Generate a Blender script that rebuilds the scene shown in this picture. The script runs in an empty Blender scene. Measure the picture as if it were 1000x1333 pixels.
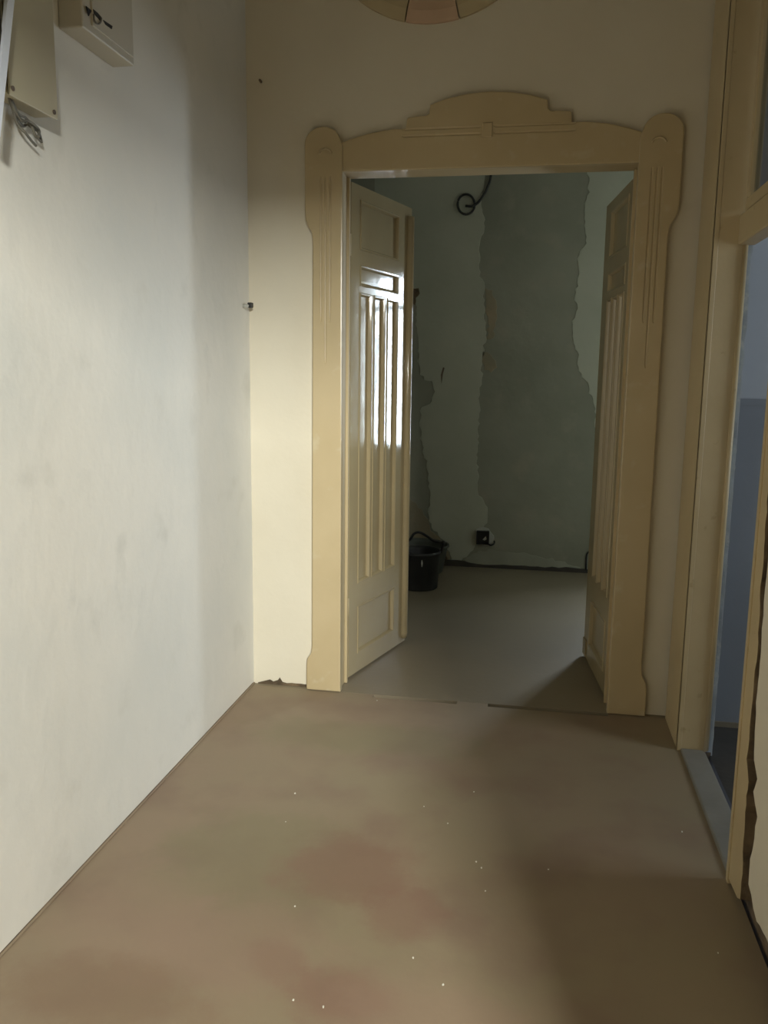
import bpy, bmesh, math, random
from mathutils import Vector, Matrix
random.seed(7)
S = bpy.context.scene
COL = S.collection

# ------------------------------------------------------------------ camera
F = 1094.885
YAW, PITCH, ROLL = 0.17807, -0.16191, 0.01269
CAMP = Vector((0, 0, 1.4))
_fw = Vector((-math.sin(YAW)*math.cos(PITCH), math.cos(YAW)*math.cos(PITCH), math.sin(PITCH)))
_r0 = Vector((math.cos(YAW), math.sin(YAW), 0))
_u0 = _r0.cross(_fw)
_r = math.cos(ROLL)*_r0 + math.sin(ROLL)*_u0
_u = -math.sin(ROLL)*_r0 + math.cos(ROLL)*_u0
cam = bpy.data.cameras.new('camera')
cam.sensor_fit = 'HORIZONTAL'; cam.sensor_width = 36; cam.lens = 36*F/1000
cam.clip_start = .02
camo = bpy.data.objects.new('camera', cam); COL.objects.link(camo)
M = Matrix((_r, _u, -_fw)).transposed().to_4x4(); M.translation = CAMP
camo.matrix_world = M
S.camera = camo

def P(px, py, ax, val):
    """photo pixel (1000x1333) -> point on the plane axis=val"""
    d = _fw + _r*((px-500)/F) - _u*((py-666.5)/F)
    return CAMP + d*((val-CAMP[ax])/d[ax])

# ------------------------------------------------------------------ world, lights, exposure
w = bpy.data.worlds.new('world'); S.world = w; w.use_nodes = True
w.node_tree.nodes['Background'].inputs[0].default_value = (.62, .74, .95, 1)
w.node_tree.nodes['Background'].inputs[1].default_value = .4
S.view_settings.view_transform = 'Standard'; S.view_settings.look = 'None'
S.view_settings.gamma = 1; S.view_settings.use_curve_mapping = False
S.view_settings.exposure = 0.4

def area(name, loc, direction, sx, sy, watt, col):
    l = bpy.data.lights.new(name, 'AREA'); l.shape = 'RECTANGLE'; l.size = sx; l.size_y = sy
    l.energy = watt; l.color = col
    o = bpy.data.objects.new(name, l); COL.objects.link(o); o.location = loc
    o.rotation_euler = Vector(direction).to_track_quat('-Z', 'Y').to_euler()
    return o
XL, D, XR = -1.2266, 3.5115, 0.5874
HC = 3.8                               # ceiling height
YF = 6.13                              # far room's far wall
LINT = 2.24                            # head of the rear archway
area('daylight_rear_window_offscreen', (1.26, -2.75, 2.60), (0, 1, 0), .36, .6, 760, (1, .95, .85))
area('daylight_far_window_offscreen', (1.22, YF+.30, 1.5), (0, -1, 0), .5, 1.4, 88, (.86, .93, 1))
area('daylight_side_window_offscreen', (3.30, 2.3, 1.65), (-1, 0, 0), 1.2, 1.4, 48, (.91, .96, 1))

# ------------------------------------------------------------------ helpers
def mat(name, c1, c2=None, scale=3, rough=.6, bump=0, bscale=40, c3=None, metal=0, lo=.35, hi=.65, detail=6,
        c3scale=None, c3lo=.55, c3hi=.75, bdist=.01, coat=0):
    m = bpy.data.materials.new(name); m.use_nodes = True
    nt = m.node_tree; n = nt.nodes; L = nt.links
    b = n['Principled BSDF']; b.inputs['Roughness'].default_value = rough
    b.inputs['Metallic'].default_value = metal
    if coat: b.inputs['Coat Weight'].default_value = coat; b.inputs['Coat Roughness'].default_value = .06
    tc = n.new('ShaderNodeTexCoord')
    if c2 is None:
        b.inputs['Base Color'].default_value = (*c1, 1)
    else:
        def layer(sc, lo_, hi_, det):
            t = n.new('ShaderNodeTexNoise'); t.inputs['Scale'].default_value = sc; t.inputs['Detail'].default_value = det
            L.new(tc.outputs['Object'], t.inputs['Vector'])
            r = n.new('ShaderNodeMapRange'); r.inputs[1].default_value = lo_; r.inputs[2].default_value = hi_
            L.new(t.outputs[0], r.inputs[0]); return r.outputs[0]
        mx = n.new('ShaderNodeMix'); mx.data_type = 'RGBA'
        mx.inputs[6].default_value = (*c1, 1); mx.inputs[7].default_value = (*c2, 1)
        L.new(layer(scale, lo, hi, detail), mx.inputs[0]); out = mx.outputs[2]
        if c3:
            m3 = n.new('ShaderNodeMix'); m3.data_type = 'RGBA'; m3.inputs[7].default_value = (*c3, 1)
            L.new(out, m3.inputs[6]); L.new(layer(c3scale or scale*2.3, c3lo, c3hi, 8), m3.inputs[0]); out = m3.outputs[2]
        L.new(out, b.inputs['Base Color'])
    if bump:
        t = n.new('ShaderNodeTexNoise'); t.inputs['Scale'].default_value = bscale; t.inputs['Detail'].default_value = 4
        L.new(tc.outputs['Object'], t.inputs['Vector'])
        bp = n.new('ShaderNodeBump'); bp.inputs['Strength'].default_value = bump; bp.inputs['Distance'].default_value = bdist
        L.new(t.outputs[0], bp.inputs['Height']); L.new(bp.outputs[0], b.inputs['Normal'])
    return m

def pane_mat(name, tint=(.9, .93, .95), clear=.85):
    m = bpy.data.materials.new(name); m.use_nodes = True
    nt = m.node_tree; n = nt.nodes; n.remove(n['Principled BSDF'])
    a = n.new('ShaderNodeBsdfTransparent'); a.inputs[0].default_value = (*tint, 1)
    g = n.new('ShaderNodeBsdfGlossy'); g.inputs['Roughness'].default_value = .05; g.inputs[0].default_value = (1, 1, 1, 1)
    x = n.new('ShaderNodeMixShader'); x.inputs[0].default_value = 1-clear
    nt.links.new(a.outputs[0], x.inputs[1]); nt.links.new(g.outputs[0], x.inputs[2])
    nt.links.new(x.outputs[0], n['Material Output'].inputs[0])
    return m

MT = {}
MT['wall_white'] = mat('limewashed plaster', (.74, .71, .64), (.66, .65, .60), 1.6, .85, .25, 14, c3=(.60, .58, .52), c3scale=5, c3lo=.6, c3hi=.8)
MT['wall_cream'] = mat('cream plaster', (.68, .63, .51), (.62, .565, .445), 1.3, .85, .2, 16)
MT['paint'] = mat('ochre gloss paint', (.51, .41, .245), (.46, .365, .21), 3, .28, .12, 9, c3=(.54, .47, .31), c3scale=14, c3lo=.62, c3hi=.8)
MT['paint_plain'] = mat('ochre satin paint', (.51, .41, .245), (.46, .365, .21), 3, .45, .15, 12, c3=(.33, .24, .12), c3scale=18, c3lo=.66, c3hi=.8)
MT['leaf'] = mat('cream gloss enamel', (.38, .31, .18), (.35, .28, .16), 4, .09, .10, 6)
MT['floor'] = mat('worn reddish floor', (.265, .215, .135), (.29, .212, .145), 1.2, .6, .05, 40, c3=(.235, .165, .115), c3scale=3.4, c3lo=.47, c3hi=.72)
def stains(m, spots):
    """worn patches of the floor paint: (x, y, rx, ry, colour, amount) in floor metres, edges broken by noise"""
    nt = m.node_tree; n = nt.nodes; L = nt.links; b = n['Principled BSDF']
    src = b.inputs['Base Color'].links[0].from_socket
    tc = n.new('ShaderNodeTexCoord')
    nz = n.new('ShaderNodeTexNoise'); nz.inputs['Scale'].default_value = 7; nz.inputs['Detail'].default_value = 8; nz.inputs['Roughness'].default_value = .65
    L.new(tc.outputs['Object'], nz.inputs['Vector'])
    for (x, y, rx, ry, col, amt) in spots:
        mp = n.new('ShaderNodeMapping'); mp.inputs['Location'].default_value = (-x/rx, -y/ry, 0); mp.inputs['Scale'].default_value = (1/rx, 1/ry, 0)
        L.new(tc.outputs['Object'], mp.inputs['Vector'])
        ln = n.new('ShaderNodeVectorMath'); ln.operation = 'LENGTH'; L.new(mp.outputs[0], ln.inputs[0])
        ad = n.new('ShaderNodeMath'); ad.operation = 'MULTIPLY_ADD'; ad.inputs[1].default_value = 1.7
        L.new(nz.outputs[0], ad.inputs[0]); L.new(ln.outputs['Value'], ad.inputs[2])
        r = n.new('ShaderNodeMapRange'); r.interpolation_type = 'SMOOTHSTEP'
        r.inputs[1].default_value = 1.35; r.inputs[2].default_value = 2.1; r.inputs[3].default_value = amt; r.inputs[4].default_value = 0
        L.new(ad.outputs[0], r.inputs[0])
        mx = n.new('ShaderNodeMix'); mx.data_type = 'RGBA'; mx.inputs[7].default_value = (*col, 1)
        L.new(r.outputs[0], mx.inputs[0]); L.new(src, mx.inputs[6]); src = mx.outputs[2]
    L.new(src, b.inputs['Base Color'])
_k = .8
_red, _olive, _pink, _brown = (.23, .135, .095), (.205, .185, .10), (.30, .21, .148), (.21, .135, .085)
def _sp(px, py, rx, ry, c, a):
    q = P(px, py, 2, 0); return (q.x, q.y, rx, ry, c, a*_k)
stains(MT['floor'], [_sp(330, 1130, .34, .34, _olive, .6), _sp(480, 960, .5, .16, _olive, .5), _sp(300, 1230, .26, .2, _pink, .75), _sp(180, 1200, .22, .2, _pink, .6),
                     _sp(455, 1130, .22, .17, _red, .8), _sp(530, 1190, .12, .12, _red, .7), _sp(440, 1300, .14, .1, _red, .85), _sp(360, 1250, .08, .08, _red, .5),
                     _sp(130, 1290, .26, .13, _brown, .7), _sp(560, 1330, .25, .15, _pink, .6)])
MT['floor_far'] = mat('dusty floor', (.255, .21, .14), (.225, .185, .125), 1.5, .5, .1, 30)
MT['subfloor'] = mat('packed dirt', (.09, .075, .055), (.06, .05, .038), 20, .95, .4, 40)
MT['grey_dark'] = mat('old grey green paint', (.28, .275, .215), (.235, .235, .18), 2.2, .8, .4, 10, c3=(.31, .285, .22), c3scale=6)
MT['grey_light'] = mat('grey skim coat', (.43, .425, .34), (.38, .38, .30), 2.5, .8, .3, 12)
MT['grey_mid'] = mat('dull skim coat', (.34, .335, .265), (.28, .275, .215), 4, .8, .3, 14)
MT['grey_brown'] = mat('bare brown render', (.34, .27, .18), (.27, .235, .16), 5, .9, .4, 20)
MT['blue'] = mat('pale blue distemper', (.42, .435, .455), (.38, .395, .415), 2, .85, .2, 12)
MT['blue_dark'] = mat('slate blue dado paint', (.24, .25, .265), (.21, .22, .235), 2, .8, .2, 12)
MT['blue_chip'] = mat('chipped pale blue paint', (.36, .40, .42), (.28, .31, .33), 14, .8, .4, 25, c3=(.55, .55, .51), c3scale=22)
MT['dark_floor'] = mat('black dirty floor', (.06, .053, .045), (.045, .04, .034), 5, .8, .4, 20)
MT['mortar'] = mat('crumbling mortar', (.17, .12, .07), (.07, .05, .03), 14, .95, .8, 30)
MT['stone'] = mat('grey threshold stone', (.24, .23, .20), (.19, .18, .155), 5, .7, .3, 25)
MT['rear'] = mat('dark brown distemper', (.34, .295, .225), (.30, .26, .20), 2, .9)
MT['far_white'] = mat('faded whitewash', (.66, .66, .58), (.6, .6, .53), 2, .9)
MT['ceiling'] = mat('ceiling plaster', (.66, .62, .52), rough=.9)
MT['pane'] = pane_mat('window glass')
MT['pane_grey'] = pane_mat('dusty grey glass', (.55, .56, .55), .85)
MT['white_wood'] = mat('white window wood', (.7, .7, .68), rough=.5)
MT['box_cream'] = mat('cream enamelled steel', (.47, .43, .30), (.43, .39, .28), 3, .45)
MT['meter'] = mat('pale grey bakelite', (.52, .485, .40), (.48, .45, .37), 3, .5)
MT['steel'] = mat('aluminium with painted sheen', (.78, .84, .95), rough=.3)  # pale bluish colour stands in for daylight reflected on the metal
MT['black'] = mat('black plastic', (.010, .010, .010), rough=.5)
MT['dark_gap'] = mat('dark skirting and painted shade', (.06, .05, .04), (.045, .038, .03), 10, .8)
MT['rust'] = mat('rusty iron', (.14, .10, .07), (.07, .05, .04), 20, .7)
MT['wire'] = mat('grey cable sheath', (.17, .16, .13), (.10, .095, .08), 30, .6)
MT['bucket'] = mat('dark rubber', (.022, .022, .022), (.034, .034, .03), 8, .55)
MT['tub'] = mat('grey green plastic', (.10, .105, .085), (.08, .085, .07), 6, .6)
MT['plaster_new'] = mat('white gypsum', (.50, .50, .45), (.40, .40, .36), 12, .9, .5, 40)
MT['ros_pink'] = mat('pinkish plaster', (.52, .36, .25), (.47, .33, .22), 5, .8, .2, 20)
MT['ros_tan'] = mat('tan plaster', (.46, .38, .23), (.42, .34, .2), 5, .8, .2, 20)
MT['ros_brown'] = mat('brown plaster', (.24, .165, .07), (.20, .14, .06), 5, .8, .2, 20)
MT['flake'] = mat('white paint speck', (.75, .73, .65), rough=.8)

def obj(name, me, m=None, parent=None):
    if isinstance(me, bmesh.types.BMesh):
        bm = me; me = bpy.data.meshes.new(name)
        bmesh.ops.recalc_face_normals(bm, faces=bm.faces); bm.to_mesh(me); bm.free()
    o = bpy.data.objects.new(name, me); COL.objects.link(o)
    if m and not me.materials: me.materials.append(MT[m])
    if parent: o.parent = parent
    return o

def tag(o, label, cat, kind=None, group=None):
    o['label'] = label; o['category'] = cat
    if kind: o['kind'] = kind
    if group: o['group'] = group
    return o

def empty(name, loc=(0, 0, 0)):
    o = bpy.data.objects.new(name, None); COL.objects.link(o); o.location = loc
    o.empty_display_size = .05
    bpy.context.view_layer.update()
    return o

def keep(o, parent):
    """parent a mesh modelled in world space"""
    o.parent = parent
    o.matrix_parent_inverse = parent.matrix_world.inverted()
    return o

def box(bm, x0, x1, y0, y1, z0, z1):
    r = bmesh.ops.create_cube(bm, size=1)
    for v in r['verts']:
        v.co = Vector(((x0+x1)/2+v.co.x*(x1-x0), (y0+y1)/2+v.co.y*(y1-y0), (z0+z1)/2+v.co.z*(z1-z0)))
    return r

def boxes(*L, bevel=0, seg=2):
    bm = bmesh.new()
    for b in L: box(bm, *b)
    if bevel:
        bmesh.ops.bevel(bm, geom=list(bm.edges), offset=bevel, segments=seg, affect='EDGES', profile=.5)
    return bm

def prism(pts, ax, a, b, bevel=0):
    """closed outline of 2D points in the plane normal to ax, extruded from a to b"""
    bm = bmesh.new()
    def mk(p, t):
        q = [p[0], p[1]]; q.insert(ax, t); return bm.verts.new(q)
    A = [mk(p, a) for p in pts]; B = [mk(p, b) for p in pts]
    fa = bm.faces.new(A); fb = bm.faces.new(B[::-1]); n = len(pts)
    for i in range(n): bm.faces.new((A[i], B[i], B[(i+1) % n], A[(i+1) % n]))
    bmesh.ops.recalc_face_normals(bm, faces=bm.faces)
    if bevel:
        eds = [e for e in fb.edges]
        bmesh.ops.bevel(bm, geom=eds, offset=bevel, segments=2, affect='EDGES', profile=.6)
    return bm

def rough_line(pts, step, amp, rnd=random):
    """subdivide a polyline and jitter it"""
    out = []
    for (a, b) in zip(pts[:-1], pts[1:]):
        a = Vector(a); b = Vector(b); n = max(1, int((b-a).length/step))
        d = (b-a); nn = Vector((-d.y, d.x)); nn = nn.normalized() if nn.length else nn
        for i in range(n):
            out.append(tuple(a+d*(i/n)+nn*(rnd.uniform(-amp, amp) if (i or len(out)) else 0)))
    out.append(tuple(pts[-1]))
    return out

def tube(pts, r, n=8, smooth=True):
    bm = bmesh.new(); rings = []
    pts = [Vector(p) for p in pts]
    up = Vector((.3, .2, 1)).normalized()
    for i, p in enumerate(pts):
        t = (pts[min(i+1, len(pts)-1)]-pts[max(i-1, 0)]).normalized()
        s = t.cross(up)
        if s.length < 1e-3: s = t.cross(Vector((1, 0, 0)))
        s.normalize(); q = s.cross(t).normalized()
        rr = r[i] if isinstance(r, (list, tuple)) else r
        rings.append([bm.verts.new(p+(s*math.cos(a)+q*math.sin(a))*rr) for a in [2*math.pi*k/n for k in range(n)]])
    for A, B in zip(rings[:-1], rings[1:]):
        for k in range(n): bm.faces.new((A[k], A[(k+1) % n], B[(k+1) % n], B[k]))
    bm.faces.new(rings[0]); bm.faces.new(rings[-1][::-1])
    for f in bm.faces: f.smooth = smooth and len(f.verts) == 4
    return bm

def spline(pts, n=6):
    pts = [Vector(p) for p in pts]; out = []
    for i in range(len(pts)-1):
        p0, p1, p2, p3 = pts[max(i-1, 0)], pts[i], pts[i+1], pts[min(i+2, len(pts)-1)]
        for k in range(n):
            t = k/n
            out.append(.5*((2*p1)+(p2-p0)*t+(2*p0-5*p1+4*p2-p3)*t*t+(3*p1-p0-3*p2+p3)*t**3))
    out.append(pts[-1]); return out

def lathe(prof, n=40, loc=(0, 0, 0)):
    bm = bmesh.new(); rings = []
    for (r, z) in prof:
        rings.append([bm.verts.new((loc[0]+r*math.cos(2*math.pi*k/n), loc[1]+r*math.sin(2*math.pi*k/n), loc[2]+z)) for k in range(n)])
    for A, B in zip(rings[:-1], rings[1:]):
        for k in range(n):
            f = bm.faces.new((A[k], A[(k+1) % n], B[(k+1) % n], B[k])); f.smooth = True
    bm.faces.new(rings[0][::-1])
    bm.faces.new(rings[-1])
    return bm

def cut(o, cutter_bm):
    """cut recesses into o and keep the result as its mesh"""
    bmesh.ops.recalc_face_normals(cutter_bm, faces=cutter_bm.faces)
    me = bpy.data.meshes.new('cutter'); cutter_bm.to_mesh(me); cutter_bm.free()
    c = bpy.data.objects.new('cutter', me); COL.objects.link(c)
    md = o.modifiers.new('cut', 'BOOLEAN'); md.object = c; md.operation = 'DIFFERENCE'; md.solver = 'EXACT'
    bpy.context.view_layer.update()
    new = bpy.data.meshes.new_from_object(o.evaluated_get(bpy.context.evaluated_depsgraph_get()))
    o.modifiers.clear(); old = o.data; o.data = new
    bpy.data.objects.remove(c); bpy.data.meshes.remove(me); bpy.data.meshes.remove(old)

def st(name, bm, m, label, cat):
    return tag(obj(name, bm, m), label, cat, 'structure')

# ------------------------------------------------------------------ room shell
YS = 3.455                                   # where the hall floor stops before the doorway
fl = st('floor', boxes((XL-.1, .60, -2.8, YS, -.06, 0)), 'floor', 'worn reddish brown painted floor of the hallway', 'floor')
keep(obj('crevice_bed', boxes((XL-.1, .60, YS, 3.487, -.07, -.056)), 'subfloor'), fl)
kx = P(595, 914, 2, 0).x, P(635, 919, 2, 0).x, P(486, 905, 2, 0).x
keep(obj('crevice_filler', boxes((kx[0], kx[1], YS-.002, 3.490, -.05, -.0005), (XL, kx[2], YS-.002, 3.492, -.05, -.0005), (.345, XR, YS-.002, 3.492, -.05, -.0005)), 'floor'), fl)
st('floor_far_room', boxes((-1.9, 2.4, 3.488, YF+.02, -.06, 0)), 'floor_far', 'dusty brown floor of the dim room behind the double doors', 'floor')
st('floor_side_room', boxes((.70, 3.2, .5, D+.02, -.08, -.02)), 'dark_floor', 'blackened dirty floor of the blue side room', 'floor')
st('floor_rear_room', boxes((.60, 2.7, -2.8, -.3, -.06, 0)), 'floor', 'brown floor of the space behind the hallway', 'floor')
st('ceiling', boxes((XL-.1, 3.2, -2.9, D+.1, HC, HC+.1)), 'ceiling', 'plain plaster ceiling above the hallway', 'ceiling')
st('ceiling_far_room', boxes((-1.9, 2.4, D+.1, YF+.2, HC, HC+.1)), 'ceiling', 'plain plaster ceiling of the dim far room', 'ceiling')

wl = st('wall_left', boxes((XL-.15, XL, -2.8, D+.02, -.06, HC)), 'wall_white', 'whitewashed plaster wall with scuffs along the hallway', 'wall')
# back wall with the double doorway
OX0, OX1, OZ = -.822, .347, 2.209
wb = st('wall_back', boxes((XL-.15, OX0-.02, D, D+.12, -.06, HC), (OX1+.02, .70, D, D+.12, -.06, HC), (OX0-.02, OX1+.02, D, D+.12, OZ+.02, HC)),
        'wall_cream', 'cream plaster wall around the double doorway', 'wall')
st('wall_side_back', boxes((.70, 3.2, D, D+.12, -.08, HC)), 'blue', 'pale blue wall of the side room seen through the side doorway', 'wall')
keep(obj('dado', boxes((.70, 3.0, D-.012, D, -.02, 1.30)), 'blue_dark'), bpy.data.objects['wall_side_back'])
keep(obj('dado_rail', boxes((.70, 3.0, D-.016, D, 1.30, 1.325)), 'blue_dark'), bpy.data.objects['wall_side_back'])
# right wall : core, opening y 2.33..3.175
YJ0, YJ1, DZ = 2.33, 3.175, 2.95
wr = st('wall_right', boxes((.612, .72, -.30, YJ0-.005, -.06, HC), (XR, .704, YJ1+.02, D, -.06, HC), (.612, .72, YJ0-.005, YJ1+.02, DZ, HC)),
        'mortar', 'crumbling right wall of the hallway with broken plaster', 'wall')
# plaster coat with a broken edge towards the side door casing and along the floor
edge = [(1040, 300), (1030, 480), (1012, 600), (1003, 690), (998, 738), (995, 765), (992, 800), (990, 850), (984, 900), (981, 950), (980, 990),
        (984, 1010), (979, 1030), (984, 1060), (981, 1090), (975, 1115), (973, 1150), (980, 1180), (984, 1195), (992, 1212), (1000, 1232), (1015, 1262), (1040, 1300)]
pl = [(P(x, y, 0, XR).y, P(x, y, 0, XR).z) for x, y in edge]
pl = [(2.245, HC-.001), (2.245, 2.6)] + pl
pl = [(y-.006, z) for y, z in pl]
pl = rough_line(pl, .025, .006)
pl += [(1.5, .012), (-.30, .004), (-.30, HC-.001)]
keep(obj('plaster_coat', prism(pl, 0, .615, XR, .004), 'wall_cream'), wr)
# masonry head and walls behind the camera
st('wall_front', boxes((XL, .72, -.42, -.30, LINT, HC), (.612, 2.7, -.42, -.301, -.06, HC)), 'rear', 'plaster wall and archway head behind the viewer', 'wall')
WX0, WX1, WZ0, WZ1 = 1.06, 1.46, 2.26, 2.94
st('wall_rear', boxes((XL-.1, WX0, -2.8, -2.6, -.06, HC), (WX1, 2.7, -2.8, -2.6, -.06, HC), (WX0, WX1, -2.8, -2.6, -.06, WZ0), (WX0, WX1, -2.8, -2.6, WZ1, HC)),
   'rear', 'plaster wall with a narrow window behind the viewer', 'wall')
st('wall_rear_side', boxes((2.7, 2.85, -2.8, -.3, -.06, HC)), 'rear', 'side wall of the space behind the hallway', 'wall')
# far room
FX0, FX1, FZ0, FZ1 = .97, 1.47, .80, 2.20
wf = st('wall_far', boxes((-1.9, FX0, YF, YF+.2, -.06, HC), (FX1, 2.2, YF, YF+.2, -.06, HC), (FX0, FX1, YF, YF+.2, -.06, FZ0), (FX0, FX1, YF, YF+.2, FZ1, HC)),
        'grey_dark', 'patchy grey green wall at the end of the dim room', 'wall')
st('far_shade_block', boxes((.62, 2.0, D+.12, 4.72, -.06, HC)), 'grey_light', 'unseen block added in the dim room to shade its near floor', 'wall')  # unseen solid block, added only to shade the floor by the doorway
st('wall_far_left', boxes((-2.05, -1.9, D+.12, YF+.2, -.06, HC)), 'far_white', 'grey left wall of the dim room', 'wall')
QY0, QY1 = 5.12, 5.88
st('wall_far_right', boxes((2.0, 2.2, D+.12, QY0, -.06, HC), (2.0, 2.2, QY1, YF, -.06, HC), (2.0, 2.2, QY0, QY1, -.06, FZ0), (2.0, 2.2, QY0, QY1, FZ1, HC)), 'far_white', 'grey right wall of the dim room', 'wall')
st('wall_far_front', boxes((-1.9, XL-.15, D, D+.12, -.06, HC),), 'far_white', 'grey wall beside the doorway inside the dim room', 'wall')
# side room
SY0, SY1, SZ0, SZ1 = 1.7, 2.9, .95, 2.35
st('wall_side_right', boxes((3.0, 3.2, .5, SY0, -.08, HC), (3.0, 3.2, SY1, D, -.08, HC), (3.0, 3.2, SY0, SY1, -.08, SZ0), (3.0, 3.2, SY0, SY1, SZ1, HC)),
   'blue', 'pale blue window wall of the side room', 'wall')
st('wall_side_front', boxes((.72, 3.2, .35, .5, -.08, HC)), 'blue', 'pale blue near wall of the side room', 'wall')
wrb = keep(obj('blue_render', boxes((.72, .728, .5, YJ0-.005, -.02, HC-.001), (.704, .708, YJ1+.02, D, -.02, HC-.001)), 'blue'), wr)

# ------------------------------------------------------------------ far wall: layers of skim coat
def layer(name, edge_px, rest, m, th, amp=.011):
    e = rough_line([(P(x, y, 1, YF).x, P(x, y, 1, YF).z) for x, y in edge_px], .022, amp)
    keep(obj(name, prism(e+rest, 1, YF+.002, YF-th, .0015), m), wf)
layer('skim_coat', [(634, 150), (630, 222), (628, 260), (630, 290), (624, 330), (623, 350), (630, 372), (630, 405), (631, 425), (635, 433), (630, 450), (628, 470), (627, 495), (623, 510),
                    (626, 530), (622, 560), (622, 600), (623, 620), (621, 640), (631, 652), (635, 665), (633, 680), (626, 693), (618, 712), (606, 724), (598, 733), (590, 738),
                    (583, 715), (574, 700), (566, 690), (561, 682), (558, 670), (560, 645), (557, 625), (555, 600), (548, 575), (547, 545), (549, 530), (556, 528), (563, 518), (566, 505),
                    (562, 495), (556, 497), (548, 488), (545, 470), (543, 440), (541, 400), (536, 380), (525, 300)], [(-1.2, 2.6), (-1.2, HC-.02), (-.38, HC-.02)], 'grey_light', .004)
layer('skim_coat', [(768, 150), (765, 222), (766, 250), (761, 275), (763, 298), (765, 318), (756, 327), (751, 337), (753, 351), (752, 368), (748, 385), (751, 401), (746, 418), (744, 438),
                    (748, 455), (755, 462), (753, 474), (757, 491), (765, 498), (770, 516), (776, 536), (775, 560), (780, 600), (782, 660), (780, 735)],
      [(.93, P(780, 735, 1, YF).z), (.93, HC-.02), (.30, HC-.02)], 'grey_light', .004)
layer('bare_render', [(520, 640), (540, 655), (556, 672), (562, 690), (575, 703), (584, 722), (588, 741)], [(P(588, 741, 1, YF).x, .0), (-1.2, .0), (-1.2, .5)], 'grey_brown', .003)
layer('render_chip', [(628, 458), (639, 462), (646, 470), (648, 480), (640, 484), (632, 481), (628, 472)], [], 'grey_brown', .004)
layer('render_scar', [(632, 375), (641, 378), (646, 400), (645, 420), (643, 440), (633, 442), (636, 425), (633, 400)], [], 'grey_brown', .003)
layer('base_patch', [(612, 742), (605, 728), (616, 719), (640, 716), (665, 718), (690, 722), (715, 727), (755, 738), (757, 748)], [], 'grey_mid', .003)
tag(obj('baseboard_far', prism(rough_line([(-1.2, .035), (-.55, .04), (-.3, .02), (.1, .028), (.5, .03), (.93, .03)], .05, .006)+[(.93, 0), (-1.2, 0)], 1, YF, YF-.02), 'dark_gap'),
    'dark broken skirting along the end wall of the dim room', 'baseboard', 'structure')

# ------------------------------------------------------------------ double doorway trim
CX = -.2375
T1 = empty('trim_1', (CX, D, 0)); tag(T1, 'ochre painted architrave with arched stepped header around the double doorway', 'door frame', 'structure')
def arc(cx, cz, rx, rz, a0, a1, n):
    return [(cx+rx*math.cos(math.radians(a0+(a1-a0)*i/n)), cz+rz*math.sin(math.radians(a0+(a1-a0)*i/n))) for i in range(n+1)]
left = [(-.814, .003), (-.969, .003), (-.969, .115), (-.966, .145), (-.949, .172), (-.944, .20), (-.938, 1.94), (-.941, 1.972), (-.956, 1.994), (-.968, 2.02), (-.972, 2.06), (-.972, 2.315)]
left += arc(-.897, 2.315, .075, .066, 180, 8, 14)[1:] + [(-.814, 2.30)]
def mir(L): return [(2*CX-x, z) for x, z in L]
def capsule_cut(bm, a, b, r):
    bmx = tube([Vector(a)+(Vector(b)-Vector(a))*t for t in (0, .012, .05, .95, .988, 1)], [r*.25, r*.75, r, r, r*.75, r*.25], 10)
    me = bpy.data.meshes.new('t'); bmx.to_mesh(me); bmx.free(); bm.from_mesh(me); bpy.data.meshes.remove(me)
YC = D-.034
for outline, sgn in ((left, 1), (mir(left), -1)):
    o = obj('casing', prism(outline, 1, D+.001, YC, .005), 'paint')
    cb = bmesh.new(); gx = -.884 if sgn == 1 else 2*CX+.884
    for dx, zb in ((-.019, 1.61), (0, 1.437), (.019, 1.61)):
        capsule_cut(cb, (gx+dx, YC-.001, zb), (gx+dx, YC-.001, 2.19), .0055)
    cut(o, cb)
    keep(o, T1)
    b = obj('bead', tube([(gx+.028*math.cos(a), YC, 2.265+.03*math.sin(a)) for a in [math.pi*(.12+.76*k/10) for k in range(11)]], .004, 6), 'paint'); keep(b, T1)
top = [(-.832, 2.315), (-.76, 2.338), (-.69, 2.354), (-.615, 2.363), (-.560, 2.363), (-.556, 2.398), (-.550, 2.404), (-.478, 2.408), (-.468, 2.416), (-.464, 2.448)]
top += [(-.40, 2.468), (-.32, 2.482), (CX, 2.487)]
hd = [(-.832, OZ-.002)] + top + mir(top[:-1])[::-1] + [(2*CX+.832, OZ-.002)]
YH = D-.026
o = obj('header', prism(hd, 1, D+.001, YH, .005), 'paint')
cb = bmesh.new()
for z in (2.358, 2.333):
    for x0, x1 in ((-.575, -.262), (-.213, .10)):
        capsule_cut(cb, (x0, YH-.001, z), (x1, YH-.001, z), .0055)
cut(o, cb); keep(o, T1)
o = obj('centre_block', boxes((CX-.02, CX+.02, YH-.006, YH+.002, 2.318, 2.372), bevel=.003), 'paint'); keep(o, T1)
for (x0, x1, z0, z1) in ((OX0-.02, OX0, 0, OZ+.02), (OX1, OX1+.02, 0, OZ+.02), (OX0, OX1, OZ, OZ+.02)):
    keep(obj('jamb_lining', boxes((x0, x1, D-.0, D+.125, z0+.002, z1), bevel=.002), 'paint_plain'), T1)
keep(obj('stop_bead', boxes((OX0-.001, OX0+.012, D+.085, D+.10, .002, OZ)), 'paint_plain'), T1)
keep(obj('stop_bead', boxes((OX1-.012, OX1+.001, D+.085, D+.10, .002, OZ)), 'paint_plain'), T1)

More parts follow.
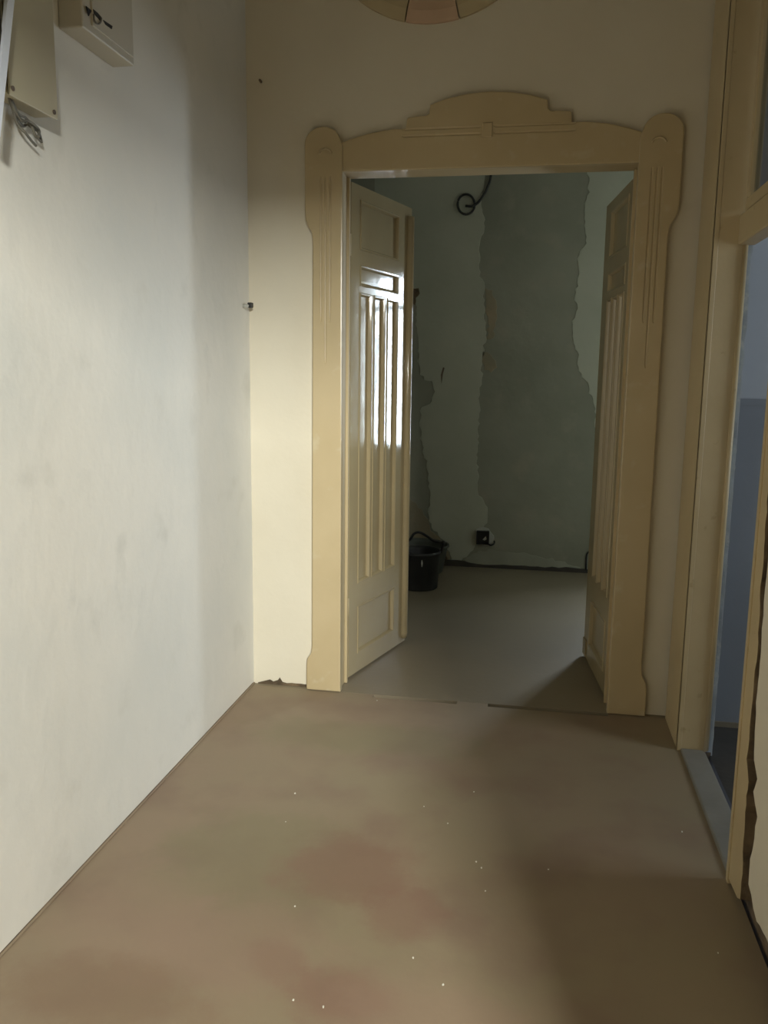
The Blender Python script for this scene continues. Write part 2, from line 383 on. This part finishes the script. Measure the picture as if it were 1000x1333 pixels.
# ------------------------------------------------------------------ door leaves (hinge at local origin, u along leaf, hall face at v = 0)
def door_leaf(name, w, h, hinge_right, label):
    root = empty(name); tag(root, label, 'door', 'structure')
    s = -1 if hinge_right else 1
    TH = .036
    # recess rectangles u0,u1,z0,z1
    c0, c1, c2, c3 = .085, .215, .35, .485
    k = w/.63
    U = [c*k for c in (.085, .485)]
    holes = [(U[0], U[1], .10, .332), (U[0], U[1], 1.782, 1.872), (U[0], U[1], 1.935, 2.145)]
    tall = [(.082*k, .205*k, .44, 1.755), (.222*k, .345*k, .44, 1.755), (.362*k, .485*k, .44, 1.755)]
    holes += tall
    us = sorted({0, w}|{v for q in holes for v in q[:2]}); zs = sorted({.012, h}|{v for q in holes for v in q[2:]})
    bm = bmesh.new()
    def inside(u, z): return any(a < u < b and c < z < d for a, b, c, d in holes)
    cache = {}
    def V(u, v, z):
        kk = (round(u, 4), v, round(z, 4))
        if kk not in cache: cache[kk] = bm.verts.new((s*u, v, z))
        return cache[kk]
    for a, b in zip(us[:-1], us[1:]):
        for c, d in zip(zs[:-1], zs[1:]):
            if not inside((a+b)/2, (c+d)/2):
                bm.faces.new((V(a, 0, c), V(b, 0, c), V(b, 0, d), V(a, 0, d)))
            bm.faces.new((V(a, TH, c), V(b, TH, c), V(b, TH, d), V(a, TH, d)))
    for c, d in zip(zs[:-1], zs[1:]):
        for u in (0, w): bm.faces.new((V(u, 0, c), V(u, TH, c), V(u, TH, d), V(u, 0, d)))
    for a, b in zip(us[:-1], us[1:]):
        for z in (zs[0], zs[-1]): bm.faces.new((V(a, 0, z), V(b, 0, z), V(b, TH, z), V(a, TH, z)))
    obj('stile_frame', bm, 'leaf', root)
    for (a, b, c, d) in holes:
        # stepped moulding into the recess and the sunk panel itself
        bm = bmesh.new()
        prof = [(0, 0), (.003, -.004), (.009, -.003), (.013, .004), (.016, .013)]
        rings = [[bm.verts.new((s*u, v, z)) for u, z in ((a+i, c+i), (b-i, c+i), (b-i, d-i), (a+i, d-i))] for i, v in prof]
        for A, B in zip(rings[:-1], rings[1:]):
            for q in range(4): bm.faces.new((A[q], A[(q+1) % 4], B[(q+1) % 4], B[q]))
        mo = obj('panel_moulding', bm, 'leaf', root)
        i = .013
        bm = boxes((min(s*(a+i), s*(b-i)), max(s*(a+i), s*(b-i)), .012, TH-.004, c+i, d-i))
        obj('panel', bm, 'leaf', root)
    return root
def place_leaf(o, hinge, t):
    o.location = hinge; ang = math.atan2(t[1], t[0])
    o.rotation_euler = (0, 0, ang)
L1 = door_leaf('door_1', .632, 2.202, False, 'cream gloss door leaf with bright window reflections, narrow tall panels')
place_leaf(L1, (-.813, 3.640, 0), (.2668, .9638))
ast = obj('astragal', tube([(.605, -.004, .035), (.605, -.004, .06), (.605, -.004, 2.15), (.605, -.004, 2.16)], [.018, .021, .021, .018], 14), 'leaf', L1)
for z in (.3, 1.9):
    obj('hinge', tube([(-.004, .004, z), (-.004, .004, z+.09)], .007, 8), 'paint_plain', L1)
L2 = door_leaf('door_2', .60, 2.19, True, 'cream gloss door leaf seen nearly edge on, folded back against the dim room')
place_leaf(L2, (.343, 3.640, 0), (.094+0, -.9956))
L2.rotation_euler = (0, 0, math.atan2(-.9945, .105))
la = obj('latch', boxes((-.628, -.596, .012, .024, 1.085, 1.10), (-.606, -.592, .006, .03, 1.05, 1.135), bevel=.002), 'black', L2)
obj('kick_block', boxes((-.602, -.53, -.006, .001, .014, .10), bevel=.003), 'leaf', L2)
for z in (.3, 1.9):
    obj('hinge', tube([(.004, .004, z), (.004, .004, z+.09)], .007, 8), 'paint_plain', L2)

# ------------------------------------------------------------------ side doorway
T2 = empty('trim_2', (.64, YJ1, 0)); tag(T2, 'ochre painted timber frame of the side doorway with a transom bar', 'door frame', 'structure')
keep(obj('far_casing', boxes((XR-.012, XR+.004, YJ1-.002, D-.03, 0, HC-.5), bevel=.002), 'paint_plain'), T2)
keep(obj('far_jamb', boxes((XR-.012, .682, YJ1, YJ1+.022, 0, DZ), bevel=.003), 'paint_plain'), T2)
keep(obj('jamb_bead', tube([(.680, YJ1-.003, 0.01), (.680, YJ1-.003, 1.88)], .009, 8), 'paint_plain'), T2)
keep(obj('chipped_edge', prism(rough_line([(.684, 0), (.684, 1.9)], .04, .0)+rough_line([(.704, 1.9), (.704, 0)], .03, .003), 1, YJ1+.022, YJ1+.006), 'blue_chip'), T2)
keep(obj('transom_bar', boxes((.655, .715, YJ0-.004, YJ1+.01, 1.855, 1.955), bevel=.006), 'paint_plain'), T2)
keep(obj('head_lining', boxes((.60, .72, YJ0-.004, YJ1+.02, DZ-.03, DZ)), 'paint_plain'), T2)
# near casing, edge broken against the plaster
nc = [(P(x, y, 0, XR).y-.004, P(x, y, 0, XR).z) for x, y in [(1000, 690), (997, 738), (994, 765), (990, 850), (984, 900), (980, 950), (976, 990), (978, 1020), (974, 1060), (972, 1100), (970, 1140), (968, 1165)]]
nc = [(2.255, DZ), (2.25, 1.5)]+[(y+.014, z) for y, z in nc]
nc = rough_line(nc, .022, .006)
nc += [(nc[-1][0], .035), (2.21, .02), (YJ0, .012), (YJ0, DZ)]
o = obj('near_casing', prism(nc, 0, .62, XR-.005, .002), 'paint_plain'); o.data.materials.append(MT['mortar'])
for f in o.data.polygons:                      # raw broken edge, unpainted
    if abs(f.normal.x) < .5 and f.center.y < YJ0-.005: f.material_index = 1
keep(o, T2)
keep(obj('near_jamb', boxes((XR-.008, .72, YJ0-.022, YJ0, 0, DZ)), 'paint_plain'), T2)
# transom light
W1 = empty('window_1', (.69, 2.75, 1.955)); tag(W1, 'transom light with dusty grey glass above the side doorway', 'window', 'structure')
y0, y1, z0, z1 = YJ0+.006, YJ1-.012, 1.965, DZ-.04
for b in ((y0, y1, z0, z0+.04), (y0, y1, z1-.04, z1), (y0, y0+.04, z0+.04, z1-.04), (y1-.04, y1, z0+.04, z1-.04)):
    keep(obj('sash', boxes((.667, .70, *b), bevel=.004), 'paint_plain'), W1)
keep(obj('pane', boxes((.682, .686, y0+.035, y1-.035, z0+.035, z1-.035)), 'pane_grey'), W1)
# threshold
th = prism([(.588, 2.335), (.588, 3.17), (.60, 3.172), (.665, 3.17), (.675, 3.15), (.676, 2.335)], 2, -.02, .012, .006)
tag(obj('trim_3', th, 'stone'), 'worn grey stone threshold slab of the side doorway', 'threshold', 'structure')

# ------------------------------------------------------------------ windows out of direct view (they light the rooms and mirror in the paint)
def window(name, label, ax, c, a0, a1, z0, z1, bars, vert=True):
    W = empty(name, (c if ax == 0 else (a0+a1)/2, c if ax == 1 else (a0+a1)/2, z0)); tag(W, label, 'window', 'structure')
    def B(u0, u1, q0, q1, t, nm, m, bev=.004):
        b = (c-t, c+t, u0, u1, q0, q1) if ax == 0 else (u0, u1, c-t, c+t, q0, q1)
        keep(obj(nm, boxes(b, bevel=bev), m), W)
    f = .04
    for u0, u1, q0, q1 in ((a0, a1, z0, z0+f), (a0, a1, z1-f, z1), (a0, a0+f, z0+f, z1-f), (a1-f, a1, z0+f, z1-f)): B(u0, u1, q0, q1, .03, 'window_frame', 'white_wood')
    for z in bars: B(a0+f, a1-f, z-.025, z+.025, .024, 'window_bar', 'white_wood')
    if vert: B((a0+a1)/2-.02, (a0+a1)/2+.02, z0+f, z1-f, .022, 'window_bar', 'white_wood')
    B(a0+f*.8, a1-f*.8, z0+f*.8, z1-f*.8, .002, 'pane', 'pane', 0)
window('window_2', 'narrow bright window in the end wall of the dim room', 1, YF+.1, FX0, FX1, FZ0, FZ1, [1.93], False)
window('window_added', 'unseen window added in the right wall to light the dim room', 0, 2.1, QY0, QY1, FZ0, FZ1, [1.93])  # added window, out of view, put in to light the dim room
window('window_3', 'narrow high window in the wall behind the viewer', 1, -2.68, WX0, WX1, WZ0, WZ1, [], False)
window('window_4', 'wide window of the blue side room', 0, 3.12, SY0, SY1, SZ0, SZ1, [])

# ------------------------------------------------------------------ baseboard strips along the left wall
bs = boxes((XL-.002, XL+.007, -.3, D-.004, .0, .006), bevel=.002)
bl = tag(obj('baseboard_left', bs, 'floor'), 'thin floor bead running along the foot of the whitewashed wall', 'baseboard', 'structure')
keep(obj('gap_shadow_strip', boxes((XL-.001, XL+.0015, -.3, D-.02, .0058, .0075)), 'mortar'), bl)  # brown strip standing in for the shadow of the gap

# ------------------------------------------------------------------ fuse box
FB = empty('fuse_box', (XL, 1.95, 2.0)); tag(FB, 'cream steel fuse box with loose wires hanging below it on the whitewashed wall', 'fuse box')
xf = XL+.055
pr = P(76, 158, 0, xf); pl_ = P(8, 120, 0, xf)
zb = (pr.z+pl_.z)/2
keep(obj('cabinet', boxes((XL, xf-.008, 1.62, pr.y-.012, zb+.004, 2.62), bevel=.003), 'box_cream'), FB)
yl = P(9, 60, 0, xf).y
keep(obj('cover', boxes((xf-.004, xf, yl, pr.y, zb, 2.63), bevel=.0015), 'box_cream'), FB)
for q in ((70, 146), (16, 115)):
    p = P(q[0], q[1], 0, xf)
    keep(obj('screw', tube([(xf-.006, p.y, p.z), (xf+.003, p.y, p.z)], .0055, 10), 'rust'), FB)
# wires dropping out of the bottom
wp = [[(10, 136), (22, 150), (32, 158), (40, 165), (50, 172), (54, 186)], [(12, 138), (20, 152), (30, 164), (38, 160), (48, 168), (52, 180)],
      [(13, 137), (24, 148), (34, 154), (42, 166), (46, 176), (53, 184)], [(14, 136), (21, 156), (28, 168), (33, 173), (40, 182), (47, 190)], [(11, 137), (26, 155), (36, 157), (45, 163), (51, 170), (50, 178)]]
for i, L in enumerate(wp):
    pts = [P(x, y, 0, XL+.018+.004*i+.004*math.sin(k*1.7+i)) for k, (x, y) in enumerate(L)]
    pts[0].z += .02
    keep(obj('wire', tube(spline(pts, 5), .0032, 6), 'wire'), FB)
# metal strip tilted beside the cover
a = P(15, -25, 0, XL+.085); b = P(-6, 175, 0, XL+.085); dv = (b-a).normalized(); sd = Vector((0, dv.z, -dv.y))
bm = bmesh.new(); vs = []
for p in (a, b):
    for x in (-.004, .004):
        for t in (-.011, .011): vs.append(bm.verts.new(p+Vector((x, 0, 0))+sd*t))
for f in ((0, 1, 3, 2), (4, 5, 7, 6), (0, 1, 5, 4), (2, 3, 7, 6), (0, 2, 6, 4), (1, 3, 7, 5)): bm.faces.new([vs[i] for i in f])
ms = keep(obj('door_edge', bm, 'steel'), FB); ms['label'] = 'metal edge of the open cover with a bluish sheen in its colour'
keep(obj('side_shade_block', boxes((xf-.02, XL+.083, 1.60, P(4, 60, 0, XL+.08).y-.006, zb+.01, 2.6)), 'dark_gap'), FB)  # dark block standing in for the shade beside the cover

# ------------------------------------------------------------------ electricity meter
p0 = P(76, 37, 0, XL); p1 = P(147, 94, 0, XL); dpt = .066
EM = empty('electric_meter', (XL, (p0.y+p1.y)/2, p0.z)); tag(EM, 'pale meter box with dark terminal slots above the fuse box corner', 'meter')
zb2 = p0.z
keep(obj('housing', boxes((XL, XL+dpt, p0.y, p1.y, zb2, 2.62), bevel=.004), 'meter'), EM)
keep(obj('face_plate', boxes((XL+dpt-.001, XL+dpt+.004, p0.y+.045, p1.y-.01, zb2+.02, 2.60), bevel=.0015), 'meter'), EM)
xs = XL+dpt+.004
for q in ([(112, 8), (119, 14), (115, 21)], [(121, 12), (127, 17), (132, 23), (130, 27), (122, 18)], [(134, 26), (146, 34), (145, 38), (137, 32)]):
    pts = [(P(x, y, 0, xs).y, P(x, y, 0, xs).z) for x, y in q]
    keep(obj('terminal_slot', prism(pts, 0, xs-.001, xs+.0015), 'black'), EM)
pts = [P(x, y, 0, xs+.003) for x, y in ((122, 18), (123, 26), (127, 31), (131, 29), (132, 23))]
keep(obj('wire', tube(spline(pts, 5), .0022, 6), 'wire'), EM)

# ------------------------------------------------------------------ wall hook in the corner
hp = P(320, 399, 0, XL)
HK = empty('wall_hook', (XL, hp.y-.02, hp.z)); tag(HK, 'small rusty hook sticking out of the wall in the corner', 'hook')
keep(obj('shank', tube([(XL-.004, hp.y-.035, hp.z), (XL+.02, hp.y-.035, hp.z-.002), (XL+.035, hp.y-.03, hp.z+.006)], [.008, .009, .006], 8), 'plaster_new'), HK)
keep(obj('head', boxes((XL+.02, XL+.04, hp.y-.04, hp.y-.015, hp.z-.008, hp.z+.014), bevel=.004), 'black'), HK)

# ------------------------------------------------------------------ round plaster rosette above the door
RC = Vector((-.465, D, 3.222)); RR = .474
RO = empty('wall_rosette', RC); tag(RO, 'round segmented plaster rosette high on the wall above the doorway', 'rosette')
def ring(r0, r1, t0, t1, a0, a1, n):
    """annular block, front face sloping from depth t0 (inner) to t1 (outer)"""
    bm = bmesh.new(); R = []
    full = abs(a1-a0) >= 360-1e-3
    for i in range(n if full else n+1):
        a = math.radians(a0+(a1-a0)*i/n); c, s_ = math.cos(a), math.sin(a)
        R.append([bm.verts.new((RC.x+r*c, D-t, RC.z+r*s_)) for r, t in ((r0, -.002), (r0, t0), ((r0+r1)/2, (t0+t1)/2+.006), (r1, t1), (r1, -.002))])
    m = len(R)
    for i in range(m if full else m-1):
        A, B = R[i], R[(i+1) % m]
        for k in range(5): bm.faces.new((A[k], A[(k+1) % 5], B[(k+1) % 5], B[k]))
    if not full: bm.faces.new(R[0]); bm.faces.new(R[-1][::-1])
    return bm
for k in range(14):
    a = 270+k*360/14
    h = 360/28-.35
    m = 'ros_pink' if k in (0, 4, 9) else ('ros_brown' if k in (12, 6, 3) else 'ros_tan')
    keep(obj('segment', ring(.392, RR, .03, .014, a-h, a+h, 8), m), RO)
keep(obj('inner_ring', ring(.36, .391, .036, .034, 0, 360, 56), 'ros_tan'), RO)
keep(obj('centre_disc', ring(.03, .359, .05, .026, 0, 360, 56), 'ros_pink'), RO)
keep(obj('boss', ring(.001, .05, .07, .052, 0, 360, 24), 'ros_tan'), RO)

# ------------------------------------------------------------------ far room: dangling cable, marks, box, buckets
YC2 = YF-.02
pts = [P(x, y, 1, YC2) for x, y in ((643, 190), (640, 222), (634, 245), (624, 262), (615, 268), (606, 268))]
pts[0].z = HC-.0; pts.insert(1, Vector((pts[0].x+.004, YC2, 3.2)))
loop = [P(607+11*math.cos(t), 266+13*math.sin(t), 1, YC2+.008*math.sin(2*t)) for t in [-.6+2*math.pi*k/14*1.15 for k in range(15)]]
CL = empty('hanging_cable', (pts[0].x, YC2, HC)); tag(CL, 'loose dark cable hanging in a coil before the end wall of the dim room', 'cable')
keep(obj('drop', tube(spline(pts, 6), .0085, 8), 'bucket'), CL)
keep(obj('coil', tube(spline(loop, 4), .008, 8), 'bucket'), CL)
pts = [P(x, y, 1, YF-.012) for x, y in ((779, 560), (778, 600), (776, 640), (773, 690), (771, 714), (764, 722), (763, 744))]
pts[-1].z = .0
tag(obj('wall_cable', tube(spline(pts, 5), .006, 8), 'black'), 'thin black cable running down the end wall beside the door leaf', 'cable')
p = P(541, 384, 1, YF)
tag(obj('wall_hole', prism(rough_line([(p.x-.05, p.z+.05), (p.x+.02, p.z+.045), (p.x+.032, p.z+.01), (p.x+.005, p.z-.02), (p.x, p.z-.07), (p.x-.05, p.z-.06)], .02, .004), 1, YF, YF-.009), 'mortar'), 'dark gouge in the grey plaster of the end wall', 'hole')
sc = [(577, 478), (574, 488), (575, 500), (577, 486), (579, 479)]
tag(obj('wall_scratch', prism([(P(x, y, 1, YF).x, P(x, y, 1, YF).z) for x, y in sc], 1, YF-.003, YF-.0055), 'rust'), 'short black scratch on the grey skim coat', 'scratch')
# junction box
a = P(621, 690, 1, YF); b = P(638, 708, 1, YF)
JB = empty('junction_box', ((a.x+b.x)/2, YF, b.z)); tag(JB, 'open black socket box set in white gypsum low on the end wall', 'socket')
o = [(a.x-.006, b.z-.010), (a.x-.008, a.z-.03), (a.x-.004, a.z+.016), (a.x+.05, a.z+.026), (b.x-.012, a.z+.014), (b.x+.026, a.z-.035), (b.x+.028, b.z+.02), (b.x+.004, b.z-.012)]
keep(obj('gypsum_collar', prism(rough_line(o+[o[0]], .02, .004)[:-1], 1, YF, YF-.011, .003), 'plaster_new'), JB)
keep(obj('back_box', boxes((a.x, b.x-.006, YF-.015, YF, b.z, a.z), (a.x, a.x+.008, YF-.04, YF-.004, b.z, a.z), (b.x-.014, b.x-.006, YF-.04, YF-.004, b.z, a.z), (a.x+.008, b.x-.014, YF-.04, YF-.004, b.z, b.z+.008), (a.x+.008, b.x-.014, YF-.04, YF-.004, a.z-.008, a.z)), 'black'), JB)
keep(obj('contact', prism([(a.x+.045, a.z-.065), (a.x+.068, a.z-.04), (a.x+.075, a.z-.062), (a.x+.06, a.z-.072)], 1, YF-.014, YF-.022), 'plaster_new'), JB)
pts = [(b.x-.02, YF-.018, b.z+.006), (b.x+.008, YF-.03, b.z-.004), (b.x+.03, YF-.025, b.z+.008), (b.x+.032, YF-.02, b.z+.03)]
keep(obj('wire', tube(spline(pts, 5), .006, 8), 'black'), JB)

# tub against the wall and bucket before it
TB = empty('plastic_tub', (-.80, 5.90, 0)); tag(TB, 'low grey green tub against the end wall behind the bucket', 'tub')
prof = [(.165, .0), (.172, .006), (.205, .185), (.216, .188), (.216, .20), (.20, .20), (.195, .17), (.165, .014)]
keep(obj('tub_body', lathe(prof, 44, (-.80, 5.90, 0)), 'tub'), TB)
bx, by = -.735, 5.43
BK = empty('bucket', (bx, by, 0)); tag(BK, 'black rubber bucket with raised wire handle on the dusty floor', 'bucket')
prof = [(.118, .0), (.125, .006), (.138, .235), (.146, .238), (.146, .255), (.136, .255), (.131, .23), (.118, .014)]
keep(obj('bucket_body', lathe(prof, 44, (bx, by, 0)), 'bucket'), BK)
pts = [P(x, y, 1, by) for x, y in ((529, 716), (534, 702), (539, 695), (546, 693), (556, 698), (565, 704), (574, 706), (578, 706), (577, 712))]
pts[0] = Vector((bx-.14, by, .245)); pts[-1] = Vector((bx+.142, by, .24))
keep(obj('handle', tube(spline(pts, 5), .0085, 8), 'black'), BK)
keep(obj('painted_glint', tube([(bx+.035, by-.135, .215), (bx+.036, by-.133, .195), (bx+.036, by-.131, .17)], [.003, .006, .003], 6), 'plaster_new'), BK)  # glint on the bucket put in as a white streak

# ------------------------------------------------------------------ small things: paint specks on the floor and chips at the wall foot
spk = [(384, 1033), (372, 1070), (384, 1180), (620, 1122), (627, 1130), (632, 1160), (538, 1247), (577, 1282), (421, 1311), (382, 1302), (583, 1072), (617, 1031), (491, 912), (714, 1132), (888, 1083), (935, 1241), (552, 1050)]
bm = bmesh.new()
for x, y in spk:
    c = P(x, y, 2, 0); r = random.uniform(.0014, .003)
    n = 7; top_ = [bm.verts.new((c.x+r*random.uniform(.7, 1.2)*math.cos(2*math.pi*k/n), c.y+r*random.uniform(.8, 1.8)*math.sin(2*math.pi*k/n), .0016)) for k in range(n)]
    bot = [bm.verts.new((v.co.x, v.co.y, -.0005)) for v in top_]
    bm.faces.new(top_); bm.faces.new(bot[::-1])
    for k in range(n): bm.faces.new((top_[k], bot[k], bot[(k+1) % n], top_[(k+1) % n]))
tag(obj('paint_specks', bm, 'flake'), 'tiny white paint specks scattered on the hallway floor', 'paint specks', 'stuff')
# chipped foot of the back wall, left of the casing
ch = [(336, 889), (346, 886), (352, 884), (356, 887), (362, 885), (364, 882), (366, 885), (368, 888), (385, 890), (399, 891)]
q = [(P(x, y, 1, D).x, max(P(x, y, 1, D).z, .004)) for x, y in ch]
q = rough_line(q, .02, .002)
keep(obj('chipped_foot', prism(q+[(q[-1][0], .0), (q[0][0], .0)], 1, D+.001, D-.002), 'mortar'), wb)
p = P(340, 107, 1, D)
tag(obj('nail', tube([(p.x, D+.002, p.z), (p.x, D-.018, p.z+.003)], .005, 8), 'rust'), 'single nail in the cream wall up beside the door header', 'nail')
